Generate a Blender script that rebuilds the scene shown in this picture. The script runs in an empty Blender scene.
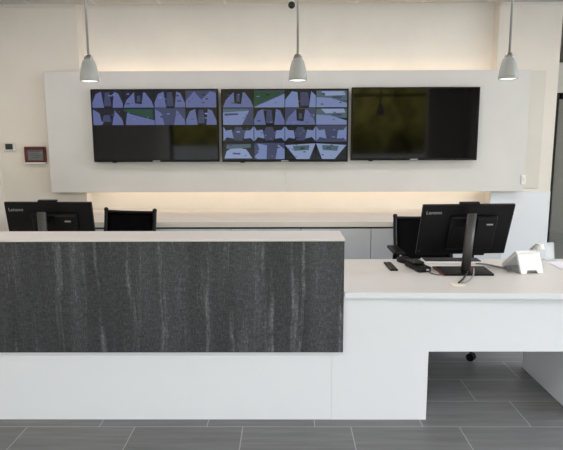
import bpy, bmesh, math, random
from mathutils import Vector, Matrix
random.seed(7)
S = bpy.context.scene
COL = S.collection
PI = math.pi

# ------------------------------------------------------------ camera, world, exposure
cd = bpy.data.cameras.new('camera'); cam = bpy.data.objects.new('camera', cd); COL.objects.link(cam)
PITCH = math.atan(83 / 540)
cd.sensor_width = 36; cd.sensor_fit = 'HORIZONTAL'; cd.lens = 36 * 540 / 563
cam.location = (0, 0, 1.59)
cam.rotation_euler = (Matrix.Rotation(0.0065, 3, 'Z') @ Matrix.Rotation(PI / 2 - PITCH, 3, 'X') @ Matrix.Rotation(-0.003, 3, 'Z')).to_euler()
cd.clip_start = 0.05; cd.clip_end = 300
S.camera = cam

w = bpy.data.worlds.new('world'); S.world = w; w.use_nodes = True
bg = w.node_tree.nodes['Background']
bg.inputs[0].default_value = (0.865, 0.92, 1.0, 1); bg.inputs[1].default_value = 7.0
S.view_settings.view_transform = 'Standard'; S.view_settings.look = 'None'
S.view_settings.exposure = 0.0; S.view_settings.gamma = 1; S.view_settings.use_curve_mapping = False

def area(name, loc, rot, sx, sy, energy, col, portal=False):
    l = bpy.data.lights.new(name, 'AREA'); l.shape = 'RECTANGLE'; l.size = sx; l.size_y = sy
    l.energy = energy; l.color = col
    if portal: l.cycles.is_portal = True
    o = bpy.data.objects.new(name, l); COL.objects.link(o); o.location = loc; o.rotation_euler = rot
    return o
XL, XR, YF, CZ = -2.78, 4.4, -3.0, 2.87       # room: left wall, right wall, shop front, ceiling
area('daylight_portal', ((XL + XR) / 2, YF - .02, 1.45), (PI / 2, 0, 0), XR - XL, 2.9, 1, (1, 1, 1), True)
area('daylight_portal_side', (XR + .02, 2.2, 1.45), (PI / 2, 0, PI / 2), 4.4, 2.6, 1, (1, 1, 1), True)
# warm LED strips tucked behind the display panel
WARM = (1.0, .79, .61)
area('led_cove_upper', (0.03, 5.345, 2.14), (PI * .90, 0, 0), 3.85, .05, 3.7, WARM)
area('led_cove_lower', (0.03, 5.345, 1.19), (PI * .16, 0, 0), 3.85, .05, 3.0, WARM)

# unseen ceiling lamps, added to brighten the back wall and the tops
for lx in (-1.7, .35, 2.4):
    for ly in (.9, 3.75):
        area('added_ceiling_lamp', (lx, ly, CZ - .004), (0, 0, 0), 1.2, .6, 13.0, (1.0, .945, .915))

area('corridor_fill', (3.9, 7.4, CZ - .004), (0, 0, 0), .6, .6, 14, (1.0, .95, .90))  # added fill light that lifts the dark corridor

# ------------------------------------------------------------ material helpers
def mat(name, col, rough=.5, metal=0., spec=.5, emit=None, estr=1., trans=0., alpha=1.):
    m = bpy.data.materials.new(name); m.use_nodes = True
    b = m.node_tree.nodes['Principled BSDF']
    b.inputs['Base Color'].default_value = (*col, 1); b.inputs['Roughness'].default_value = rough
    b.inputs['Metallic'].default_value = metal; b.inputs['Specular IOR Level'].default_value = spec
    b.inputs['Transmission Weight'].default_value = trans; b.inputs['Alpha'].default_value = alpha
    if emit: b.inputs['Emission Color'].default_value = (*emit, 1); b.inputs['Emission Strength'].default_value = estr
    return m
class NT:
    def __init__(s, m): s.t = m.node_tree; s.b = s.t.nodes['Principled BSDF']; s.l = s.t.links
    def n(s, ty, **k):
        x = s.t.nodes.new(ty)
        for a, v in k.items(): setattr(x, a, v)
        return x
    def pos(s): return s.n('ShaderNodeNewGeometry').outputs['Position']
    def math(s, op, a, b=None, c=None):
        x = s.n('ShaderNodeMath', operation=op)
        for i, v in enumerate((a, b, c)):
            if v is None: continue
            if isinstance(v, (int, float)): x.inputs[i].default_value = v
            else: s.l.new(v, x.inputs[i])
        return x.outputs[0]
    def noise(s, scale_vec, scale=1., detail=4, rough=.6, src=None):
        mp = s.n('ShaderNodeMapping'); mp.inputs['Scale'].default_value = scale_vec
        s.l.new(src or s.pos(), mp.inputs[0])
        x = s.n('ShaderNodeTexNoise'); x.inputs['Scale'].default_value = scale
        x.inputs['Detail'].default_value = detail; x.inputs['Roughness'].default_value = rough
        s.l.new(mp.outputs[0], x.inputs['Vector']); return x.outputs[0]
    def ramp(s, fac, stops):
        r = s.n('ShaderNodeValToRGB'); e = r.color_ramp.elements
        while len(e) < len(stops): e.new(.5)
        for i, (p, c) in enumerate(stops): e[i].position = p; e[i].color = (*c, 1)
        s.l.new(fac, r.inputs[0]); return r.outputs[0]
    def mix(s, fac, a, b, blend='MIX'):
        x = s.n('ShaderNodeMix', data_type='RGBA', blend_type=blend)
        for i, v in ((0, fac), (6, a), (7, b)):
            if isinstance(v, (int, float)): x.inputs[i].default_value = v
            elif isinstance(v, tuple): x.inputs[i].default_value = (*v, 1)
            else: s.l.new(v, x.inputs[i])
        return x.outputs[2]
    def base(s, c): s.l.new(c, s.b.inputs['Base Color'])
    def bump(s, h, strength=.1, dist=.002):
        x = s.n('ShaderNodeBump'); x.inputs['Strength'].default_value = strength; x.inputs['Distance'].default_value = dist
        s.l.new(h, x.inputs['Height']); s.l.new(x.outputs[0], s.b.inputs['Normal'])

def paint(name, col, rough=.6, v=.03):
    m = mat(name, col, rough, spec=.3); t = NT(m)
    f = t.noise((1, 1, 1), 2.2, 3)
    lo = tuple(c * (1 - v) for c in col); hi = tuple(min(1, c * (1 + v)) for c in col)
    t.base(t.ramp(f, [(.3, lo), (.7, hi)])); t.bump(t.noise((1, 1, 1), 260, 2), .05, .001)
    return m
M = {}
M['wall'] = paint('wall_paint', (.80, .755, .69))
M['panel'] = paint('panel_laminate', (.69, .68, .665), .4)
M['niche'] = paint('wall_paint_lightened', (.88, .85, .79))  # wall paint lightened, extra glow of the niche put into its colour
M['beige'] = paint('beige_board', (.71, .68, .615))
M['white'] = paint('white_laminate', (.785, .81, .855), .32, .01)
M['top'] = paint('top_laminate', (.73, .69, .655), .35, .015)
M['desktop'] = paint('top_laminate_dimmed', (.665, .64, .605), .35, .015)  # same laminate as the counter top, dimmer light put into its colour
M['worktop'] = paint('credenza_top', (.74, .69, .63), .4, .015)
M['door'] = paint('door_laminate', (.60, .62, .65), .4, .01)
M['dark'] = mat('shadow_gap_black', (.02, .02, .022), .6)
M['black'] = mat('black_plastic', (.004, .004, .005), .42, spec=.22)
M['black_satin'] = mat('black_satin', (.008, .008, .009), .38, spec=.25)
M['column'] = mat('dark_metal', (.06, .058, .055), .45, .2)
M['fabric'] = mat('black_mesh', (.004, .004, .005), .85, spec=.15)
M['red'] = mat('red_accent', (.16, .006, .010), .4)
M['redframe'] = mat('red_frame', (.10, .007, .010), .4)
M['nickel'] = mat('brushed_nickel', (.32, .31, .29), .35, .8)
M['steel'] = mat('steel_rod', (.36, .35, .33), .4, .3)
M['wplastic'] = mat('white_plastic', (.84, .84, .83), .35)
M['gplastic'] = mat('grey_plastic', (.35, .35, .36), .45)
M['mark'] = mat('mark_grey', (.34, .34, .35), .4)
M['lcd'] = mat('lcd_dark', (.03, .03, .035), .25)
M['screen'] = mat('tv_glass', (.001, .001, .0012), .05, spec=.30)
M['paper'] = paint('paper', (.80, .80, .86), .7, .02)
M['acrylic'] = mat('clear_acrylic', (.80, .84, .86), .08, alpha=.35)
M['label'] = mat('cream_label', (.80, .76, .62), .5)
M['bulb'] = mat('bulb', (1, 1, 1), .4, emit=(1.0, .98, .94), estr=1.5)
M['frame'] = mat('black_aluminium', (.012, .012, .013), .5, spec=.2)
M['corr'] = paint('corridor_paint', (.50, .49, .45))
M['asphalt'] = paint('paving', (.42, .41, .39), .9, .1)
M['cable_black'] = mat('cable_black', (.015, .015, .015), .5)
M['cable_grey'] = mat('cable_grey', (.22, .22, .23), .5)
M['keys'] = mat('key_black', (.03, .03, .032), .55)
M['casing'] = paint('casing_white', (.72, .70, .66), .45, .01)

# frosted glass of the pendants
m = mat('frosted_glass', (.56, .57, .55), .35); t = NT(m)
tr = t.n('ShaderNodeBsdfTranslucent'); tr.inputs[0].default_value = (.5, .5, .48, 1)
mx = t.n('ShaderNodeMixShader'); mx.inputs[0].default_value = .35
t.l.new(t.b.outputs[0], mx.inputs[1]); t.l.new(tr.outputs[0], mx.inputs[2])
t.l.new(mx.outputs[0], t.t.nodes['Material Output'].inputs[0]); M['frost'] = m

# porcelain floor, 61 x 30.5 cm in third bond
m = mat('floor_tile', (.2, .2, .2), .45, spec=.28); t = NT(m)
sp = t.n('ShaderNodeSeparateXYZ'); t.l.new(t.pos(), sp.inputs[0])
x_, y_ = sp.outputs[0], sp.outputs[1]
rr = t.math('DIVIDE', t.math('SUBTRACT', y_, 2.842), .305); row = t.math('FLOOR', rr); fy = t.math('SUBTRACT', rr, row)
xx = t.math('DIVIDE', t.math('SUBTRACT', t.math('SUBTRACT', x_, .166), t.math('MULTIPLY', row, .4067)), .61)
cx = t.math('FLOOR', xx); fx = t.math('SUBTRACT', xx, cx)
def edge(fr, wdt): return t.math('LESS_THAN', t.math('MINIMUM', fr, t.math('SUBTRACT', 1.0, fr)), wdt)
grout = t.math('MAXIMUM', edge(fy, .0026 / .305), edge(fx, .0026 / .61))
cb = t.n('ShaderNodeCombineXYZ'); t.l.new(cx, cb.inputs[0]); t.l.new(row, cb.inputs[1])
wn = t.n('ShaderNodeTexWhiteNoise'); t.l.new(cb.outputs[0], wn.inputs['Vector'])
off = t.n('ShaderNodeVectorMath', operation='MULTIPLY_ADD'); t.l.new(wn.outputs['Color'], off.inputs[0])
off.inputs[1].default_value = (30, 30, 30); t.l.new(t.pos(), off.inputs[2])
streak = t.noise((2.2, 26, 1), 1.0, 6, .62, off.outputs[0])
cc = t.ramp(streak, [(.25, (.140, .139, .140)), (.5, (.178, .177, .177)), (.75, (.217, .216, .214))])
val = t.math('MULTIPLY_ADD', wn.outputs['Value'], .16, .92)
cv = t.n('ShaderNodeCombineXYZ')
for i in range(3): t.l.new(val, cv.inputs[i])
cc = t.mix(1.0, cc, cv.outputs[0], 'MULTIPLY')
t.base(t.mix(grout, cc, (.36, .36, .355)))
t.bump(t.math('SUBTRACT', 1.0, grout), .3, .002); M['floor'] = m

# charcoal woodgrain laminate with vertical streaks
m = mat('charcoal_laminate', (.05, .05, .055), .42, spec=.35); t = NT(m)
wob = t.noise((3.5, 1, 3.0), 1.0, 2, .5)
sp = t.n('ShaderNodeSeparateXYZ'); t.l.new(t.pos(), sp.inputs[0])
cb = t.n('ShaderNodeCombineXYZ')
t.l.new(t.math('MULTIPLY_ADD', wob, .05, sp.outputs[0]), cb.inputs[0]); t.l.new(sp.outputs[1], cb.inputs[1]); t.l.new(sp.outputs[2], cb.inputs[2])
P2 = cb.outputs[0]
big = t.noise((7, 1, .5), 1.0, 2, .5, P2)
wide = t.ramp(big, [(.35, (.033, .0345, .038)), (.55, (.049, .051, .056)), (.70, (.067, .071, .078))])
med = t.noise((19, 1, .9), 1.0, 3, .6, P2)
patchy = t.noise((30, 1, 9), 1.0, 4, .7, P2)
fine = t.noise((170, 1, 40), 1.0, 3, .75)
cross = t.noise((22, 1, 190), 1.0, 3, .7)
lines = t.math('MULTIPLY', t.ramp(med, [(.54, (0, 0, 0)), (.68, (1, 1, 1))]), t.ramp(patchy, [(.36, (.15, .15, .15)), (.62, (1, 1, 1))]))
c1 = t.mix(lines, wide, (.165, .182, .187))
fl = t.ramp(fine, [(.38, (.5, .5, .5)), (.55, (1, 1, 1)), (.72, (2.2, 2.25, 2.3))])
c2 = t.mix(.8, c1, fl, 'MULTIPLY')
c3 = t.mix(.6, c2, t.ramp(cross, [(.35, (.5, .5, .5)), (.65, (1.55, 1.55, 1.55))]), 'MULTIPLY')
t.base(c3); t.bump(fine, .15, .001); M['char'] = m

# ceiling: lay-in tiles in a grid
m = mat('ceiling_tile', (.62, .60, .56), .8, spec=.2); t = NT(m)
sp = t.n('ShaderNodeSeparateXYZ'); t.l.new(t.pos(), sp.inputs[0])
def frac(v, o, s_): return t.math('FRACT', t.math('DIVIDE', t.math('SUBTRACT', v, o), s_))
def edg(fr, wdt): return t.math('LESS_THAN', t.math('MINIMUM', fr, t.math('SUBTRACT', 1.0, fr)), wdt)
g = t.math('MAXIMUM', edg(frac(sp.outputs[0], .06, .61), .02), edg(frac(sp.outputs[1], .05, .61), .02))
t.base(t.mix(g, t.ramp(t.noise((1, 1, 1), 90, 3), [(.35, (.50, .48, .45)), (.6, (.62, .60, .565))]), (.66, .655, .63))); M['ceil'] = m

# lawn and foliage of the world outside the shop front
m = mat('lawn', (.05, .08, .02), .9); t = NT(m)
t.base(t.ramp(t.noise((1, 1, 1), .8, 5), [(.3, (.05, .075, .016)), (.7, (.10, .12, .03))])); M['lawn'] = m
m = mat('foliage', (.05, .06, .01), .8); t = NT(m)
t.base(t.ramp(t.noise((1, 1, 1), 1.6, 6), [(.3, (.07, .07, .01)), (.7, (.55, .47, .08))])); M['leaf'] = m  # leaf colours raised to carry the sunlight on the trees

# ------------------------------------------------------------ mesh helpers
def box(bm, x0, x1, y0, y1, z0, z1, bev=0., seg=2, mi=0, rot=None):
    vs = [bm.verts.new(p) for p in ((x0, y0, z0), (x1, y0, z0), (x1, y1, z0), (x0, y1, z0), (x0, y0, z1), (x1, y0, z1), (x1, y1, z1), (x0, y1, z1))]
    fs = [bm.faces.new([vs[i] for i in f]) for f in ((3, 2, 1, 0), (4, 5, 6, 7), (0, 1, 5, 4), (1, 2, 6, 5), (2, 3, 7, 6), (3, 0, 4, 7))]
    for f in fs: f.material_index = mi
    if rot is not None:
        for v in vs: v.co = rot @ v.co
    if bev:
        es = list({e for f in fs for e in f.edges})
        r = bmesh.ops.bevel(bm, geom=es, offset=bev, segments=seg, profile=.5, affect='EDGES')
        for f in r['faces']: f.material_index = mi
    return bm
def cyl(bm, p0, p1, r0, r1=None, n=16, mi=0, caps=True):
    p0, p1 = Vector(p0), Vector(p1); r1 = r0 if r1 is None else r1
    d = (p1 - p0).normalized(); a = Vector((0, 0, 1)) if abs(d.z) < .9 else Vector((1, 0, 0))
    u = d.cross(a).normalized(); v = d.cross(u)
    A = [bm.verts.new(p0 + (u * math.cos(2 * PI * i / n) + v * math.sin(2 * PI * i / n)) * r0) for i in range(n)]
    B = [bm.verts.new(p1 + (u * math.cos(2 * PI * i / n) + v * math.sin(2 * PI * i / n)) * r1) for i in range(n)]
    for i in range(n):
        f = bm.faces.new((A[i], A[(i + 1) % n], B[(i + 1) % n], B[i])); f.smooth = True; f.material_index = mi
    if caps:
        for f in (bm.faces.new(A[::-1]), bm.faces.new(B)): f.material_index = mi
    return bm
def tube(bm, pts, r, n=8):
    P_ = [Vector(p) for p in pts]; Q = []
    for i in range(len(P_) - 1):                       # Catmull-Rom smoothing
        a, b, c, d = P_[max(i - 1, 0)], P_[i], P_[i + 1], P_[min(i + 2, len(P_) - 1)]
        for k in range(6):
            s = k / 6; Q.append(.5 * ((2 * b) + (c - a) * s + (2 * a - 5 * b + 4 * c - d) * s * s + (3 * b - a - 3 * c + d) * s ** 3))
    Q.append(P_[-1]); rings = []
    for i, q in enumerate(Q):
        d = (Q[min(i + 1, len(Q) - 1)] - Q[max(i - 1, 0)]).normalized()
        a = Vector((0, 0, 1)) if abs(d.z) < .9 else Vector((1, 0, 0))
        u = d.cross(a).normalized(); v = d.cross(u)
        rings.append([bm.verts.new(q + (u * math.cos(2 * PI * j / n) + v * math.sin(2 * PI * j / n)) * r) for j in range(n)])
    for A, B in zip(rings, rings[1:]):
        for j in range(n):
            f = bm.faces.new((A[j], A[(j + 1) % n], B[(j + 1) % n], B[j])); f.smooth = True
    bm.faces.new(rings[0][::-1]); bm.faces.new(rings[-1]); return bm
def lathe(bm, prof, n=32, c=(0, 0, 0)):
    rings = [[bm.verts.new((c[0] + r * math.cos(2 * PI * j / n), c[1] + r * math.sin(2 * PI * j / n), c[2] + z)) for j in range(n)] for r, z in prof]
    for A, B in zip(rings, rings[1:]):
        for j in range(n):
            f = bm.faces.new((A[j], A[(j + 1) % n], B[(j + 1) % n], B[j])); f.smooth = True
    return bm
def prism(bm, poly, axis_pts):
    """extrude a closed polygon (list of Vectors) along a vector"""
    d = Vector(axis_pts); A = [bm.verts.new(Vector(p)) for p in poly]; B = [bm.verts.new(Vector(p) + d) for p in poly]
    n = len(A); bm.faces.new(A[::-1]); bm.faces.new(B)
    for i in range(n): bm.faces.new((A[i], A[(i + 1) % n], B[(i + 1) % n], B[i]))
    return bm
def new(): return bmesh.new()
def obj(name, bm, mats, parent=None, loc=None, normals=True):
    if normals: bmesh.ops.recalc_face_normals(bm, faces=bm.faces[:])
    me = bpy.data.meshes.new(name); bm.to_mesh(me); bm.free()
    for m_ in (mats if isinstance(mats, (list, tuple)) else [mats]): me.materials.append(M[m_] if isinstance(m_, str) else m_)
    o = bpy.data.objects.new(name, me); COL.objects.link(o)
    if parent: o.parent = parent
    if loc: o.location = loc
    return o
def tag(o, label, cat, group=None):
    o['label'] = label; o['category'] = cat
    if group: o['group'] = group
    return o
def thing(name, label, cat, loc, rz=0, group=None):
    o = bpy.data.objects.new(name, None); COL.objects.link(o); o.empty_display_size = .1
    o.location = loc; o.rotation_euler = (0, 0, rz); return tag(o, label, cat, group)
def struct(name, bm, m_, parent=None):
    o = obj(name, bm, m_, parent)
    if not parent: o['kind'] = 'structure'
    return o
def copy_tree(o, parent=None):
    c = o.copy(); COL.objects.link(c)
    if parent: c.parent = parent
    for ch in list(o.children): copy_tree(ch, c)
    return c

# ------------------------------------------------------------ the room
bm = new(); box(bm, XL - .1, 5.2, YF, 9.6, -.1, 0); struct('floor', bm, 'floor')
NL, NR, WY, NY = -1.955, 2.012, 5.30, 5.44       # niche edges, wall plane, niche back
bm = new(); box(bm, XL - .1, 5.2, YF, WY, CZ, CZ + .06); box(bm, 2.62, 5.2, WY, 9.6, CZ, CZ + .06); struct('ceiling', bm, 'ceil')
bm = new(); box(bm, XL - .12, XL, YF, NY + .1, 0, 3.2); struct('wall_left', bm, 'wall')
bm = new(); box(bm, XL, NL, WY, NY + .1, 0, 3.2); struct('wall_back_left', bm, 'wall')
bm = new(); box(bm, NR, 2.60, WY, NY + .1, 0, 3.2); struct('wall_back_right', bm, 'wall')
bm = new(); box(bm, NL, NR, NY, NY + .1, 0, 3.2); box(bm, NL, NR, WY + .001, NY, 3.1, 3.2); box(bm, NL, NR, WY - .06, WY, CZ + .061, 3.2); struct('wall_niche', bm, 'niche')
bm = new(); box(bm, XL, NL - .004, WY - .02, WY - .001, CZ - .028, CZ - .001); struct('trim_1', bm, 'casing')
bm = new(); box(bm, NR + .004, 2.60, WY - .02, WY - .001, CZ - .028, CZ - .001); struct('trim_2', bm, 'casing')
# display panel standing proud of the wall and bridging the niche, in three sheets
bm = new()
for a, b in ((-2.262, .0), (.0015, 2.300)): box(bm, a, b, 5.21, 5.298, 1.112, 2.250, .002, 1)
struct('wall_display_panel', bm, 'panel')
bm = new(); box(bm, 2.325, 2.478, 5.288, 5.299, 1.135, 2.252, .001, 1); struct('trim_3', bm, 'beige')
bm = new(); box(bm, NR + .003, 2.598, 5.285, 5.299, .0, 1.105, .001, 1); struct('trim_4', bm, 'white')
# right-hand doorway and the corridor behind it
d = bpy.data.objects.new('door_1', None); COL.objects.link(d); d['kind'] = 'structure'; d.location = (3.5, 5.4, 0)
bm = new()
for x0, x1 in ((-.895, -.85), (.85, .895)): box(bm, x0, x1, -.05, .06, .001, 2.049, .003, 1)
for z0, z1 in ((1.995, 2.049), (.001, .06)): box(bm, -.82, .82, -.04, .05, z0, z1, .003, 1)
obj('frame', bm, 'frame', d)
bm = new(); box(bm, -.03, .03, -.04, .05, .06, 1.995, .003, 1); obj('meeting_stile', bm, 'frame', d)
bm = new(); box(bm, -.819, -.031, 0, .008, .061, 1.994); box(bm, .031, .819, 0, .008, .061, 1.994)
obj('pane', bm, mat('door_glass', (.75, .78, .78), .02, spec=.3, alpha=.08), d)
bm = new(); box(bm, 2.5, 5.3, 9.4, 9.5, 0, CZ); box(bm, 2.601, 2.66, 5.541, 9.4, 0, CZ); box(bm, 5.2, 5.3, 5.3, 9.4, 0, CZ); box(bm, 4.40, 5.2, 5.3, 5.4, 0, 3.2); struct('wall_corridor', bm, 'corr')
bm = new(); box(bm, 2.605, XR, 5.34, 5.44, 2.051, 2.33); struct('trim_5', bm, 'corr')
# daylight side: glazed right wall and shop front (behind the viewer), with mullions
bm = new(); box(bm, XR, XR + .12, YF, WY, 0, .15); box(bm, XR, XR + .12, YF, WY, 2.75, 3.2); box(bm, XR, XR + .12, 4.4, WY, .15, 2.75); box(bm, XR, XR + .12, YF, 0, .15, 2.75); struct('wall_right', bm, 'wall')
bm = new(); box(bm, 3.42, XR, YF - .05, YF + .05, 0, 3.0); struct('wall_front', bm, 'wall')
bm = new()
for k in range(4): box(bm, XR + .02, XR + .08, .0 + k * 1.447, .06 + k * 1.447, .15, 2.75)
struct('window_1', bm, 'frame')
bm = new()
for x_m in (XL, -.55, 1.50): box(bm, x_m, x_m + .06, YF - .03, YF + .03, 0.001, CZ)
box(bm, XL, 3.4, YF - .03, YF + .03, 2.66, 2.72); struct('window_2', bm, 'frame')
bm = new(); box(bm, -60, 60, -80, YF - .04, -.25, -.06); box(bm, 5.3, 60, YF, 30, -.25, -.06); struct('ground_outside', bm, 'asphalt')
bm = new(); box(bm, .5, 60, -28, -13, -.058, -.02); struct('lawn_outside', bm, 'lawn')
bm = new(); box(bm, -40, -1.2, -22.3, -22, -.06, 1.35); box(bm, .8, 40, -22.3, -22, -.06, .85); struct('added_wall_outside', bm, 'asphalt')  # unseen low walls added so the screens mirror pale grey bands
bm = new()
for k in range(26):
    x = -34 + k * 2.8 + random.uniform(-1, 1); r = random.uniform(2.4, 3.6); hh = random.uniform(3.5, 6.0)
    vs = bmesh.ops.create_icosphere(bm, subdivisions=3, radius=1)['verts']
    for v in vs:
        q = v.co.copy(); j = 1 + .18 * math.sin(7 * q.x + k) * math.sin(6 * q.z + 2 * k) + random.uniform(-.08, .08)
        v.co = Vector((x + q.x * r * j, -30 + q.y * r * j + (k % 3), hh * .9 + q.z * hh * .9 * j))
for f in bm.faces: f.smooth = True
o = obj('tree_line', bm, 'leaf'); o['kind'] = 'stuff'; tag(o, 'row of leafy trees beyond the lawn, mirrored in the screens', 'trees')

# ------------------------------------------------------------ reception counter and desk
FY = 2.92
t = thing('reception_counter', 'tall reception counter with charcoal woodgrain front and white top', 'counter', (-1.2, 3.06, 0))
bm = new(); box(bm, XL + .002 + 1.2, .2648 + 1.2, FY - 3.06, FY + .035 - 3.06, .001, .739, .001, 1); obj('base_panel', bm, 'white', t)
bm = new(); box(bm, XL + .002 + 1.2, .325 + 1.2, 2.898 - 3.06, 2.918 - 3.06, .418, 1.053, .001, 1); obj('front_panel', bm, 'char', t)
bm = new(); box(bm, XL + .002 + 1.2, .327 + 1.2, 2.896 - 3.06, 3.180 - 3.06, 1.054, 1.066, .0015, 1); obj('countertop', bm, 'top', t)
bm = new(); box(bm, XL + .002 + 1.2, .30 + 1.2, 2.919 - 3.06, 2.955 - 3.06, .766, 1.053); box(bm, XL + .002 + 1.2, .30 + 1.2, 3.14 - 3.06, 3.16 - 3.06, .766, 1.053); box(bm, .28 + 1.2, .30 + 1.2, 2.956 - 3.06, 3.139 - 3.06, .766, 1.053)
obj('carcass', bm, 'white', t)

t = thing('reception_desk', 'low white reception desk with beige top and open knee space', 'desk', (1.2, 3.35, 0))
L = lambda pts: [Vector((x - 1.2, y - 3.35, z)) for x, y, z in pts]
bm = new()
prism(bm, L([(XL + .004, 2.958, .74), (.330, 2.958, .74), (.330, 2.905, .74), (2.40, 2.865, .74), (2.40, 3.76, .74), (XL + .004, 3.76, .74)]), (0, 0, .025))
dt = obj('desktop', bm, 'desktop', t)
bm = new(); prism(bm, L([(.330, 2.9045, .733), (2.40, 2.8645, .733), (2.40, 2.861, .733), (.330, 2.901, .733)]), (0, 0, .0315)); o = obj('edge_band', bm, 'white', dt); o['label'] = 'white front edge of the desktop'
bm = new()   # front: pedestal panel on the left and apron over the knee space
prism(bm, L([(.2655, FY, .001), (.812, FY, .001), (.812, FY, .414), (2.39, FY, .414), (2.39, FY, .739), (.2655, FY, .739)]), (0, .035, 0))
obj('front_panel', bm, 'white', t)
bm = new(); prism(bm, L([(.772, FY + .036, .001), (.809, FY + .036, .001), (.809, 3.50, .001), (.772, 3.50, .001)]), (0, 0, .738)); obj('side_panel', bm, 'white', t)
bm = new(); prism(bm, L([(1.685, FY + .036, .001), (1.72, FY + .036, .001), (1.72, 3.655, .001), (1.685, 3.655, .001)]), (0, 0, .738)); obj('side_panel', bm, 'white', t)
bm = new(); prism(bm, L([(XL + .01, 3.1, .001), (XL + .045, 3.1, .001), (XL + .045, 3.7, .001), (XL + .01, 3.7, .001)]), (0, 0, .738)); obj('side_panel', bm, 'white', t)
bm = new(); prism(bm, L([(.968, 3.03, .7655), (1.04, 3.03, .7655), (1.046, 3.085, .7655), (.962, 3.085, .7655)]), (0, 0, .004))
o = obj('cable_grommet', bm, 'label', t); o['label'] = 'cream cable outlet cover'

# ------------------------------------------------------------ credenza along the back wall
t = thing('credenza', 'long low grey cabinet with beige worktop under the lit niche', 'cabinet', (0, 5.0, 0))
x0, x1 = NL + .005, 1.86
bm = new(); box(bm, x0, x1, 4.575 - 5, WY - 5.0 + .125, .08, .868); box(bm, x0 + .02, x1 - .02, 4.63 - 5, .41, .001, .08); obj('body', bm, 'dark', t)
bm = new(); box(bm, x0, x1 + .01, 4.55 - 5, .438, .872, .918, .002, 1); obj('worktop', bm, 'worktop', t)
seams = [x0, -1.664, -1.064, -.464, .136, .736, 1.336, x1]
for a, b in zip(seams, seams[1:]):
    bm = new(); box(bm, a + .002, b - .002, 4.556 - 5, 4.574 - 5, .085, .855, .001, 1); obj('door', bm, 'door', t)

# ------------------------------------------------------------ wall displays
def em(name, c, s=1.): return mat(name, tuple(v * .15 for v in c), .12, spec=.3, emit=c, estr=s)
V = [em('feed_dark', (.006, .007, .016)), em('feed_lavender', (.085, .105, .24)), em('feed_blue', (.13, .17, .33)),
     em('feed_slate', (.035, .042, .095)), em('feed_green', (.012, .045, .030)), em('feed_pale', (.18, .23, .38)), em('feed_teal', (.05, .085, .11))]
PAT = {
 'corr': [(1, [(0, 0), (.38, 0), (.30, .95), (.12, .8), (0, .3)]), (3, [(.38, .1), (.62, .1), (.58, .9), (.42, .9)]), (1, [(.66, 0), (1, 0), (1, .25), (.86, .85), (.72, .95)])],
 'fan':  [(1, [(0, 0), (1, 0), (.92, .4), (.72, .9), (.35, .9), (.10, .45)]), (0, [(.38, .25), (.60, .2), (.66, .95), (.36, .95)]), (3, [(.45, .35), (.55, .35), (.56, .7), (.45, .7)])],
 'vee':  [(1, [(0, 0), (1, 0), (1, .85), (.80, .95), (.52, .45), (.28, .95), (0, .4)]), (3, [(.3, .95), (.78, .95), (.53, .5)])],
 'half': [(1, [(0, 0), (.30, 0), (.22, .7), (0, .95)]), (1, [(.62, 0), (1, 0), (.95, .35), (.72, .9)]), (3, [(.3, .2), (.6, .2), (.55, .6), (.35, .6)])],
 'green':[(4, [(0, .95), (.95, .95), (.95, .35), (0, .82)]), (1, [(.05, 0), (1, 0), (1, .28), (.1, .72)])],
 'greb': [(4, [(0, .95), (1, .95), (1, .88), (0, .08)]), (2, [(0, 0), (1, 0), (1, .80), (.1, .10)])],
 'duo':  [(2, [(0, 0), (.45, 0), (.40, .9), (.22, .95), (0, .45)]), (3, [(.5, .1), (.8, .1), (.75, .9), (.5, .9)]), (2, [(.78, 0), (1, 0), (1, .7), (.85, .95)])],
 'lot':  [(6, [(0, .5), (1, .4), (1, .95), (0, .95)]), (2, [(0, 0), (1, 0), (1, .25), (.45, .55), (0, .6)]), (5, [(.15, .95), (.9, .95), (.95, .72), (.3, .68)]), (3, [(.5, .55), (.8, .5), (.85, .65), (.55, .66)])],
 'slant':[(2, [(0, 0), (.62, 0), (.86, .85), (0, .75)]), (6, [(0, .76), (.86, .86), (.8, .95), (0, .95)]), (3, [(.05, .55), (.5, .6), (.5, .7), (.05, .68)])],
 'bow':  [(2, [(0, .05), (.12, .3), (.34, .2), (.28, .75), (.08, .7), (0, .95)]), (3, [(.36, .1), (.62, .1), (.72, .5), (.6, .9), (.4, .9), (.3, .5)]), (2, [(1, .05), (.9, .25), (.68, .2), (.72, .7), (.9, .72), (1, .95)])],
 'road': [(5, [(.02, .05), (.95, .05), (.75, .6), (.35, .75), (.1, .5)]), (6, [(.1, .62), (.9, .7), (.9, .92), (.1, .9)]), (3, [(.3, .3), (.55, .28), (.55, .38), (.3, .4)])],
 'hex':  [(2, [(0, .15), (.18, .5), (.10, .95), (.42, .85), (.40, 0), (.1, 0)]), (3, [(.45, 0), (.66, 0), (.64, .9), (.46, .9)]), (2, [(.70, 0), (1, 0), (1, .6), (.78, .9)])],
 'yard': [(5, [(.2, 0), (.62, 0), (1, .85), (0, .95)]), (6, [(.22, .55), (.7, .5), (.75, .8), (.2, .85)]), (4, [(.36, .6), (.5, .58), (.5, .72), (.36, .74)])]}
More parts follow.
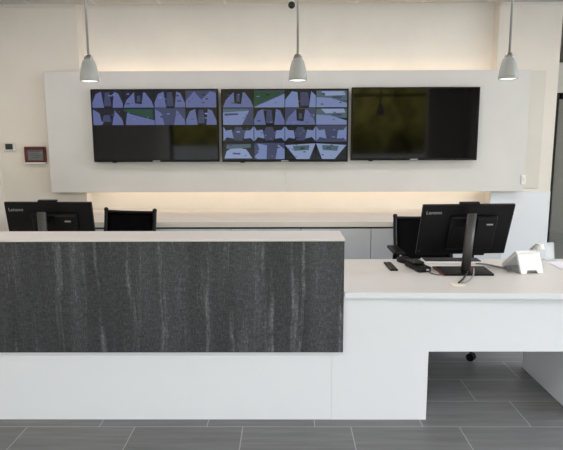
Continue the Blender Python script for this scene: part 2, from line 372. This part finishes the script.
def poly_feed(bm, kind, x0, x1, z0, z1, y, flip):
    def pt(u, v): return (x0 + (x1 - x0) * (1 - u if flip else u), z0 + (z1 - z0) * v)
    n = 0
    for mi, pl in [(random.choice((0, 0, 3)), [(0, 0), (1, 0), (1, 1), (0, 1)])] + PAT[kind]:
        vs = [bm.verts.new((*((p := pt(*q))[:1]), y - .0004 * n, p[1])) for q in pl]
        if flip: vs = vs[::-1]
        f = bm.faces.new(vs); f.material_index = mi; n += 1
        if mi == 0 and n == 1: continue
    for _ in range(5):                                   # small scraps of detail in the picture
        u, v, s_ = random.uniform(.08, .85), random.uniform(.1, .85), random.uniform(.03, .10)
        q = [(u, v), (u + s_ * 1.3, v + random.uniform(-.03, .03)), (u + s_, v + s_), (u - .01, v + s_ * .8)]
        vs = [bm.verts.new((pt(*c)[0], y - .0004 * n, pt(*c)[1])) for c in q]
        if flip: vs = vs[::-1]
        bm.faces.new(vs).material_index = random.choice((0, 3, 3, 6, 1, 2)); n += 1
TVW, TVH = 1.184, .672
def tv(x, z, label, feeds):
    t = thing('wall_display', label, 'television', (x, 5.16, z), 0, 'displays on the back wall')
    bm = new(); box(bm, -TVW / 2, TVW / 2, -.035, .012, -TVH / 2, TVH / 2, .004, 2); obj('housing', bm, 'black', t)
    bm = new(); box(bm, -.20, .20, .013, .049, -.16, .16, .003, 1); obj('wall_mount', bm, 'black', t)
    bm = new(); box(bm, -TVW / 2 + .012, TVW / 2 - .012, -.0365, -.034, -TVH / 2 + .022, TVH / 2 - .012); scr = obj('screen', bm, 'screen', t)
    bm = new(); box(bm, -.035, .035, -.0395, -.0352, -TVH / 2 + .003, -TVH / 2 + .014, .001, 1); obj('badge', bm, 'gplastic', t)
    bm = new(); box(bm, -TVW / 2 + .17, -TVW / 2 + .21, -.02, 0, -TVH / 2 - .008, -TVH / 2 - .0005, .002, 1); obj('sensor', bm, 'black', t)
    W_, H_ = TVW - .026, TVH - .036
    nr = len(feeds)
    for r, rowf in enumerate(feeds):
        for c, k in enumerate(rowf):
            if not k: continue
            u0 = -W_ / 2 + c * W_ / 4; z1 = H_ / 2 + .004 - r * H_ / 4
            bm = new(); poly_feed(bm, k.strip('-'), u0 + .003, u0 + W_ / 4 - .003, z1 - H_ / 4 + .004, z1 - .002, -.0372, k.startswith('-'))
            obj('camera_view', bm, V, scr, normals=False)
    return t
tv(-1.212, 1.743, 'left wall display, two rows of camera views over a black lower half', [['corr', 'fan', 'corr', 'vee'], ['half', 'green', 'half', 'corr']])
tv(.001, 1.741, 'middle wall display filled with sixteen bluish camera views', [['fan', 'greb', 'duo', 'lot'], ['slant', 'corr', 'fan', 'lot'], ['bow', 'bow', '-bow', 'bow'], ['road', 'hex', '-yard', 'yard']])
tv(1.214, 1.752, 'right wall display, switched off and black', [])

# ------------------------------------------------------------ small fixtures on the walls
t = thing('thermostat', 'small white thermostat with dark screen on the left wall', 'thermostat', (-2.672, 5.299, 1.552))
bm = new(); box(bm, -.055, .055, -.024, -.001, -.042, .042, .006, 2); obj('body', bm, 'casing', t)
bm = new(); box(bm, -.038, .034, -.0275, -.0245, -.026, .028, .001, 1); obj('screen', bm, 'lcd', t)
t = thing('wall_plaque', 'red framed plaque with grey face left of the display panel', 'plaque', (-2.425, 5.299, 1.472))
bm = new()
for a in ((-.102, .102, .052, .080), (-.102, .102, -.070, -.052), (-.102, -.078, -.052, .052), (.078, .102, -.052, .052)): box(bm, a[0], a[1], -.035, -.001, a[2], a[3], .003, 1)
obj('frame', bm, 'redframe', t)
bm = new(); box(bm, -.077, .077, -.020, -.002, -.051, .051); fc = obj('face', bm, mat('plaque_grey', (.16, .17, .17), .3), t)
bm = new()
for z, a, b in ((.034, -.06, .055), (.012, -.055, .03), (-.005, -.05, .05), (-.022, -.045, .035)): box(bm, a, b, -.0215, -.0203, z - .004, z + .003)
obj('printed_lines', bm, mat('plaque_ink', (.08, .085, .09), .4), fc)
bm = new(); box(bm, -.105, .105, -.042, -.001, -.084, -.071, .002, 1); o = obj('ledge', bm, 'wplastic', t); o['label'] = 'white ledge under the red frame'
t = thing('light_switch', 'small white light switch on the right end of the wall', 'switch', (2.290, 5.2095, 1.225))
bm = new(); box(bm, -.022, .022, -.008, -.0005, -.045, .045, .003, 2); obj('plate', bm, 'wplastic', t)
bm = new(); box(bm, -.008, .008, -.012, -.0085, -.018, .018, .002, 1); obj('rocker', bm, 'casing', t)
t = thing('security_camera', 'black ball security camera hanging from the ceiling by the middle pendant', 'camera', (.060, 4.8, CZ - .001))
bm = new(); lathe(bm, [(.001, 0), (.05, 0), (.05, -.02), (.03, -.03), (.022, -.106), (.001, -.107)], 24); obj('housing', bm, 'wplastic', t)
bm = new(); bmesh.ops.create_uvsphere(bm, u_segments=24, v_segments=16, radius=.030, matrix=Matrix.Translation((0, 0, -.134)))
for f in bm.faces: f.smooth = True
obj('lens_ball', bm, mat('gloss_black', (.008, .008, .009), .15), t)

# ------------------------------------------------------------ pendants over the counter
def pendant(label, loc):
    t = thing('pendant_lamp', label, 'lamp', loc, 0, 'pendants over the counter')
    top = CZ - .001 - loc[2]; q = .87
    bm = new(); lathe(bm, [(.001, top), (.055, top), (.055, top - .012), (.02, top - .03), (.006, top - .032)], 24); obj('canopy', bm, 'nickel', t)
    bm = new(); cyl(bm, (0, 0, .158 * q), (0, 0, top - .031), .0065, n=12); obj('stem', bm, 'steel', t)
    bm = new(); lathe(bm, [(r_, z_ * q) for r_, z_ in ((.0066, .172), (.010, .170), (.019, .160), (.0245, .145), (.0245, .134), (.001, .133))], 24); obj('socket_cap', bm, 'nickel', t)
    bm = new(); lathe(bm, [(r_, z_ * q) for r_, z_ in ((.0255, .138), (.034, .122), (.041, .095), (.047, .060), (.0505, .025), (.0515, .002), (.0495, .002), (.0485, .025), (.0445, .060), (.0385, .095), (.0315, .120), (.0252, .132))], 40); obj('shade', bm, 'frost', t)
    bm = new(); lathe(bm, [(.001, .001), (.030, .002), (.0465, .005), (.046, .012), (.030, .030), (.014, .060), (.011, .114)], 24); obj('bulb', bm, 'bulb', t)
    return t
p = pendant('leftmost of the three frosted pendant lamps, above the left display', (-1.090, 3.1, 1.926))
for lb, lc in (('middle frosted pendant lamp, hanging beside the ball security camera', (.073, 3.1, 1.926)), ('rightmost of the three frosted pendant lamps, clear of the displays', (1.242, 3.1, 1.930))):
    c = copy_tree(p); c.location = lc; c['label'] = lb

# ------------------------------------------------------------ task chairs
def chair(label, loc, rz, base_turn=.3, back=.47):
    t = thing('office_chair', label, 'chair', loc, rz, 'black office chairs')
    R = lambda a: Matrix.Rotation(math.radians(a), 3, 'X')
    bm = new(); box(bm, -.245, .245, -.25, .22, .475, .545, .03, 4); obj('seat', bm, 'fabric', t)
    def bp(x, s): return (x, .235 + .105 * s + .02 * math.sin(s * 3), .60 + back * s)     # the leaning back
    bm = new()
    for sx in (-1, 1):
        pts = [bp(sx * .222, k / 6) for k in range(7)]; tube(bm, pts, .0155, 10)
        bmesh.ops.create_uvsphere(bm, u_segments=12, v_segments=8, radius=.0185, matrix=Matrix.Translation(pts[-1]))
    for s, rr_ in ((.965, .013), (.0, .014)):
        tube(bm, [bp(-.222, s), (-.1, bp(0, s)[1] + .022, bp(0, s)[2] - .006), (.1, bp(0, s)[1] + .022, bp(0, s)[2] - .006), bp(.222, s)], rr_, 10)
    obj('back_frame', bm, 'black_satin', t)
    bm = new(); n, q = 10, 12; g = []
    for i in range(q + 1):
        s = .02 + .94 * i / q
        g.append([bm.verts.new((-.212 + .424 * j / n, bp(0, s)[1] + .022 * math.sin(PI * j / n), bp(0, s)[2] - .006 * math.sin(PI * j / n))) for j in range(n + 1)])
    for i in range(q):
        for j in range(n): bm.faces.new((g[i][j], g[i][j + 1], g[i + 1][j + 1], g[i + 1][j])).smooth = True
    r = bmesh.ops.solidify(bm, geom=bm.faces[:], thickness=.006)
    obj('backrest', bm, 'fabric', t)
    bm = new(); tube(bm, [(0, .02, .465), (0, .24, .46), (0, .285, .52), (0, bp(0, .1)[1] + .035, bp(0, .1)[2])], .02, 10); obj('back_bracket', bm, 'black', t)
    for sx in (-1, 1):
        bm = new(); box(bm, sx * .285 - .042, sx * .285 + .042, -.17, .12, .775, .80, .011, 3); pad = obj('armrest', bm, 'black', t)
        bm = new(); tube(bm, [(sx * .20, .0, .462), (sx * .285, .0, .49), (sx * .29, .0, .62), (sx * .285, -.02, .774)], .019, 10); obj('arm_post', bm, 'black', pad)
    bm = new(); cyl(bm, (0, 0, .12), (0, 0, .40), .027, n=18); cyl(bm, (0, 0, .40), (0, 0, .474), .020, n=18); box(bm, -.1, .1, -.1, .1, .44, .474, .008, 2); obj('gas_column', bm, 'black', t)
    for k in range(5):
        a = 2 * PI * k / 5 + base_turn; c, s = math.cos(a), math.sin(a)
        bm = new(); tube(bm, [(c * .02, s * .02, .125), (c * .15, s * .15, .115), (c * .335, s * .335, .082)], .021, 10); lg = obj('leg', bm, 'black', t)
        bm = new(); u = Vector((-s, c, 0)); o_ = Vector((c * .335, s * .335, .030))
        for e in (-1, 1): cyl(bm, o_ + u * e * .008, o_ + u * e * .024, .029, n=18)
        cyl(bm, (c * .335, s * .335, .035), (c * .335, s * .335, .075), .009, n=10); obj('caster', bm, 'black', lg)
    return t
chair('black mesh office chair behind the charcoal counter, back against the credenza light', (-1.365, 4.12, 0), math.radians(-13), .3, .435)
chair('black mesh office chair behind the open desk, beside the right computer', (1.115, 4.0, 0), 0, -.74, .395)

# ------------------------------------------------------------ computers
def text_mesh(name, body, size, m_, parent, mtx):
    cu = bpy.data.curves.new(name, 'FONT'); cu.body = body; cu.size = size; cu.extrude = .0006
    tmp = bpy.data.objects.new(name, cu); COL.objects.link(tmp)
    me = bpy.data.meshes.new_from_object(tmp.evaluated_get(bpy.context.evaluated_depsgraph_get()))
    bpy.data.objects.remove(tmp); bpy.data.curves.remove(cu)
    me.transform(mtx); me.materials.clear(); me.materials.append(M[m_])
    o = bpy.data.objects.new(name, me); COL.objects.link(o); o.parent = parent; return o
def computer(label, loc, rz, yaw, tilt, pc, zc, base_rz=0.):
    """back of an all-in-one monitor: the screen faces +Y, away from the viewer; pc = panel centre offset"""
    t = thing('desktop_computer', label, 'computer', loc, rz, 'computers seen from behind')
    MT = Matrix.Translation((pc[0], pc[1], zc)) @ Matrix.Rotation(yaw, 4, 'Z') @ Matrix.Rotation(tilt, 4, 'X')
    def fin(bm): bmesh.ops.transform(bm, matrix=MT, verts=bm.verts[:]); return bm
    Wd, Hd = .600, .362
    bm = new(); box(bm, -Wd / 2, Wd / 2, -.012, .010, -Hd / 2, Hd / 2, .005, 2); pan = obj('display_panel', fin(bm), 'black', t)
    bm = new(); box(bm, -Wd / 2 + .012, Wd / 2 - .012, .0105, .012, -Hd / 2 + .02, Hd / 2 - .012); obj('screen', fin(bm), 'screen', pan)
    bm = new(); box(bm, -.115, .195, -.034, -.0125, -.135, .105, .012, 3); hs = obj('rear_housing', fin(bm), 'black', t)
    bm = new()
    box(bm, -.085, -.035, -.0355, -.0342, -.06, .03)
    obj('vent', fin(bm), 'black', hs)
    bm = new(); box(bm, .055, .185, -.047, -.0345, -.125, .095, .006, 2); bay = obj('computer_bay', fin(bm), 'black', t)
    bm = new(); box(bm, .118, .160, -.0485, -.0472, .052, .062, .001, 1); obj('badge', fin(bm), 'mark', bay)
    bm = new(); box(bm, -.065, .065, -.014, .012, Hd / 2 + .0005, Hd / 2 + .014, .004, 2); obj('camera_bar', fin(bm), 'black', t)
    bm = new(); cyl(bm, (-.282, -.0165, -.150), (-.282, -.0125, -.150), .0045, n=12); o = obj('indicator', fin(bm), 'red', pan); o['label'] = 'red dot in the lower corner'
    text_mesh('brand_mark', 'Lenovo', .034, 'mark', pan, MT @ Matrix.Translation((-.275, -.0128, .118)) @ Matrix.Rotation(PI / 2, 4, 'X'))
    # stand
    B4 = Matrix.Rotation(base_rz, 4, 'Z')
    bm = new(); vv = [Vector((x, y, 0.001)) for x, y in ((-.155, -.115), (.150, -.115), (.165, .10), (-.165, .10))]
    prism(bm, vv, (0, 0, .011)); bmesh.ops.transform(bm, matrix=B4, verts=bm.verts[:]); sb = obj('stand_base', bm, 'black', t)
    bm = new(); prism(bm, [Vector(q) for q in ((-.163, -.116, .003), (-.157, -.116, .003), (-.167, .10, .003), (-.173, .10, .003))], (0, 0, .009)); bmesh.ops.transform(bm, matrix=B4, verts=bm.verts[:]); o = obj('edge_trim', bm, 'red', sb); o['label'] = 'red edge of the stand base'
    top = zc + .118
    ax = Vector((0, -.005, 0)); bx_ = Vector((pc[0] + math.sin(yaw) * .05, pc[1] - .07, 0))
    bm = new(); q0 = Vector((.004, -.02, .012)); q1 = Vector((bx_.x - .004, min(bx_.y - .035, -.04), top))
    n = 20; A = []; Bv = []
    for j in range(n):
        a = 2 * PI * j / n; e = Vector((.030 * math.cos(a), .017 * math.sin(a), 0)); A.append(bm.verts.new(q0 + e)); Bv.append(bm.verts.new(q1 + e + Vector((0, 0, -.35 * e.y))))
    for j in range(n): bm.faces.new((A[j], A[(j + 1) % n], Bv[(j + 1) % n], Bv[j])).smooth = True
    bm.faces.new(A[::-1]); bm.faces.new(Bv); cl = obj('stand_column', bm, 'column', t)
    bm = new(); box(bm, -.012, .036, -.030, .014, .0125, .058, .004, 2); o = obj('column_foot', bm, 'red', cl); o['label'] = 'dark red foot of the column'
    bm = new(); hinge = MT @ Vector((.0, -.034, .06)); tube(bm, [(q1.x, q1.y + .014, top - .05), ((q1.x + hinge.x) / 2, (q1.y + hinge.y) / 2, top - .055), hinge], .016, 10); obj('hinge', bm, 'black', t)
    return t
DZ = .7655
computer('black computer on the open desk, back view, beside the white telephone', (1.145, 3.385, DZ), 0, math.radians(4), math.radians(19), (.022, .09), .260)
computer('black computer rising behind the charcoal counter at far left', (-1.615, 3.56, DZ), 0, math.radians(-2), math.radians(10), (.015, .09), .252)

# ------------------------------------------------------------ things on the open desk
bm = new(); prism(bm, [Vector(q) for q in ((.676, 3.632, DZ), (.727, 3.632, DZ), (.732, 3.405, DZ), (.678, 3.405, DZ))], (0, 0, .009))
bmesh.ops.bevel(bm, geom=bm.edges[:], offset=.003, segments=2, affect='EDGES'); tag(obj('smartphone', bm, 'black_satin'), 'black smartphone lying flat on the desk near the tall counter', 'phone')
t = thing('computer_mouse', 'rounded black mouse at the back of the desk by the chair', 'mouse', (.825, 3.655, DZ), .5)
bm = new(); bmesh.ops.create_uvsphere(bm, u_segments=24, v_segments=14, radius=1)
for v in bm.verts:
    v.co = Vector((v.co.x * .040, v.co.y * .068, max(v.co.z, -.25) * .034 + .0095))
for f in bm.faces: f.smooth = True
obj('shell', bm, 'black', t)
bm = new(); cyl(bm, (-.004, .042, .036), (.004, .042, .036), .008, n=12); obj('scroll_wheel', bm, 'gplastic', t)
t = thing('card_reader', 'black boxy card reader with cable in front of the mouse', 'card reader', (.868, 3.46, DZ), .22)
bm = new(); box(bm, -.045, .045, -.105, .105, .001, .034, .008, 3); obj('body', bm, 'black', t)
bm = new(); box(bm, -.038, .038, -.02, .09, .0345, .050, .006, 2); obj('cover', bm, 'black_satin', t)
bm = new(); box(bm, .008, .028, -.1065, -.1052, .012, .022); obj('port', bm, 'gplastic', t)
bm = new(); tube(bm, [(.902, 3.362, DZ + .012), (.925, 3.32, DZ + .004), (.955, 3.29, DZ + .003), (.972, 3.285, DZ + .004)], .003); tag(obj('reader_cable', bm, 'cable_black'), 'thin black cable running from the card reader to the computer stand', 'cable')
t = thing('keyboard', 'flat pale keyboard with black keys lying behind the computer stand', 'keyboard', (1.15, 3.66, DZ), -.03)
bm = new(); box(bm, -.20, .20, -.065, .065, .001, .016, .004, 2); obj('case', bm, 'wplastic', t)
bm = new()
for r_ in range(5):
    for c_ in range(14): box(bm, -.19 + c_ * .0272, -.167 + c_ * .0272, -.054 + r_ * .022, -.036 + r_ * .022, .0165, .021)
obj('keys', bm, 'keys', t)
bm = new(); tube(bm, [(1.13, 3.268, DZ + .030), (1.10, 3.22, DZ + .012), (1.06, 3.15, DZ + .007), (1.015, 3.075, DZ + .008)], .0055); tag(obj('power_cable', bm, 'cable_black'), 'black cable dropping from the stand column into the cream outlet', 'cable')
bm = new(); tube(bm, [(1.165, 3.262, DZ + .05), (1.15, 3.22, DZ + .022), (1.10, 3.14, DZ + .006), (1.03, 3.065, DZ + .010)], .004); tag(obj('network_cable', bm, 'cable_grey'), 'grey cable beside the black one at the cream outlet', 'cable')
bm = new(); tube(bm, [(1.28, 3.60, DZ + .006), (1.36, 3.56, DZ + .006), (1.45, 3.42, DZ + .006), (1.435, 3.40, DZ + .006), (1.44, 3.385, DZ + .006)], .0055); tag(obj('phone_cable', bm, 'cable_grey'), 'grey cable curving along the desk to the white telephone', 'cable')

# white telephone, seen from behind
t = thing('telephone', 'white desk telephone seen from behind at the right of the desk', 'telephone', (1.54, 3.42, DZ), math.radians(10))
bm = new()   # slanted body (keys face away), extruded across
prof = [(-.055, .135), (-.035, .150), (.115, .030), (.115, .012), (.095, .010)]
prism(bm, [Vector((-.095, y, z)) for y, z in prof], (.19, 0, 0)); bmesh.ops.bevel(bm, geom=bm.edges[:], offset=.004, segments=2, affect='EDGES'); obj('body', bm, 'wplastic', t)
bm = new()   # rear stand with an arch cut out at its foot
out = [(-.085, .001), (-.045, .001), (-.035, .022), (.035, .022), (.045, .001), (.085, .001), (.085, .128), (-.085, .128)]
A = [Vector((x, -.105 + .055 * (z / .128), z)) for x, z in out]; prism(bm, A, (0, .022, .004)); obj('rear_stand', bm, 'wplastic', t)
bm = new(); prism(bm, [Vector((-.083, y, z)) for y, z in ((-.08, .004), (.11, .001), (.11, .010), (-.06, .03))], (.166, 0, 0)); obj('foot', bm, 'gplastic', t)
bm = new(); tube(bm, [(.092, -.055, .150), (.098, -.03, .176), (.098, .03, .155), (.098, .085, .085), (.095, .105, .052)], .017, 12); hs = obj('handset', bm, 'wplastic', t)
bm = new(); cyl(bm, (.092, -.052, .146), (.088, -.034, .184), .027, .029, n=20); obj('earpiece', bm, 'wplastic', hs)
bm = new(); cyl(bm, (.095, .098, .055), (.094, .108, .078), .026, n=20); obj('mouthpiece', bm, 'wplastic', hs)
for o in t.children: o.scale = (.9, .95, .92)
bm = new(); tube(bm, [(.07, -.045, .17), (.04, -.06, .178), (.02, -.06, .160), (.01, -.05, .146)], .004); obj('handset_cord', bm, 'cable_grey', t)

bm = new()
for k, (a, dx, dy) in enumerate(((.06, 0, 0), (-.10, .012, .01))):
    box(bm, -.1485, .1485, -.105, .105, .0012 * k + .0002, .0012 * k + .0011, rot=Matrix.Rotation(a, 3, 'Z'))
o = obj('paper_sheets', bm, 'paper', loc=(1.955, 3.55, DZ)); tag(o, 'two white paper sheets lying at the right end of the desk', 'paper')
t = thing('sign_holder', 'small clear acrylic holder standing by the papers at the right doorway', 'holder', (1.855, 3.715, DZ), .15)
bm = new(); box(bm, -.035, .035, -.004, -.001, .004, .125, rot=Matrix.Rotation(-.18, 3, 'X')); box(bm, -.035, .035, -.035, .035, .0005, .0035); obj('holder', bm, 'acrylic', t)
bm = new(); box(bm, -.026, .026, -.0008, .0008, .012, .105, rot=Matrix.Rotation(-.18, 3, 'X')); obj('insert', bm, 'paper', t)
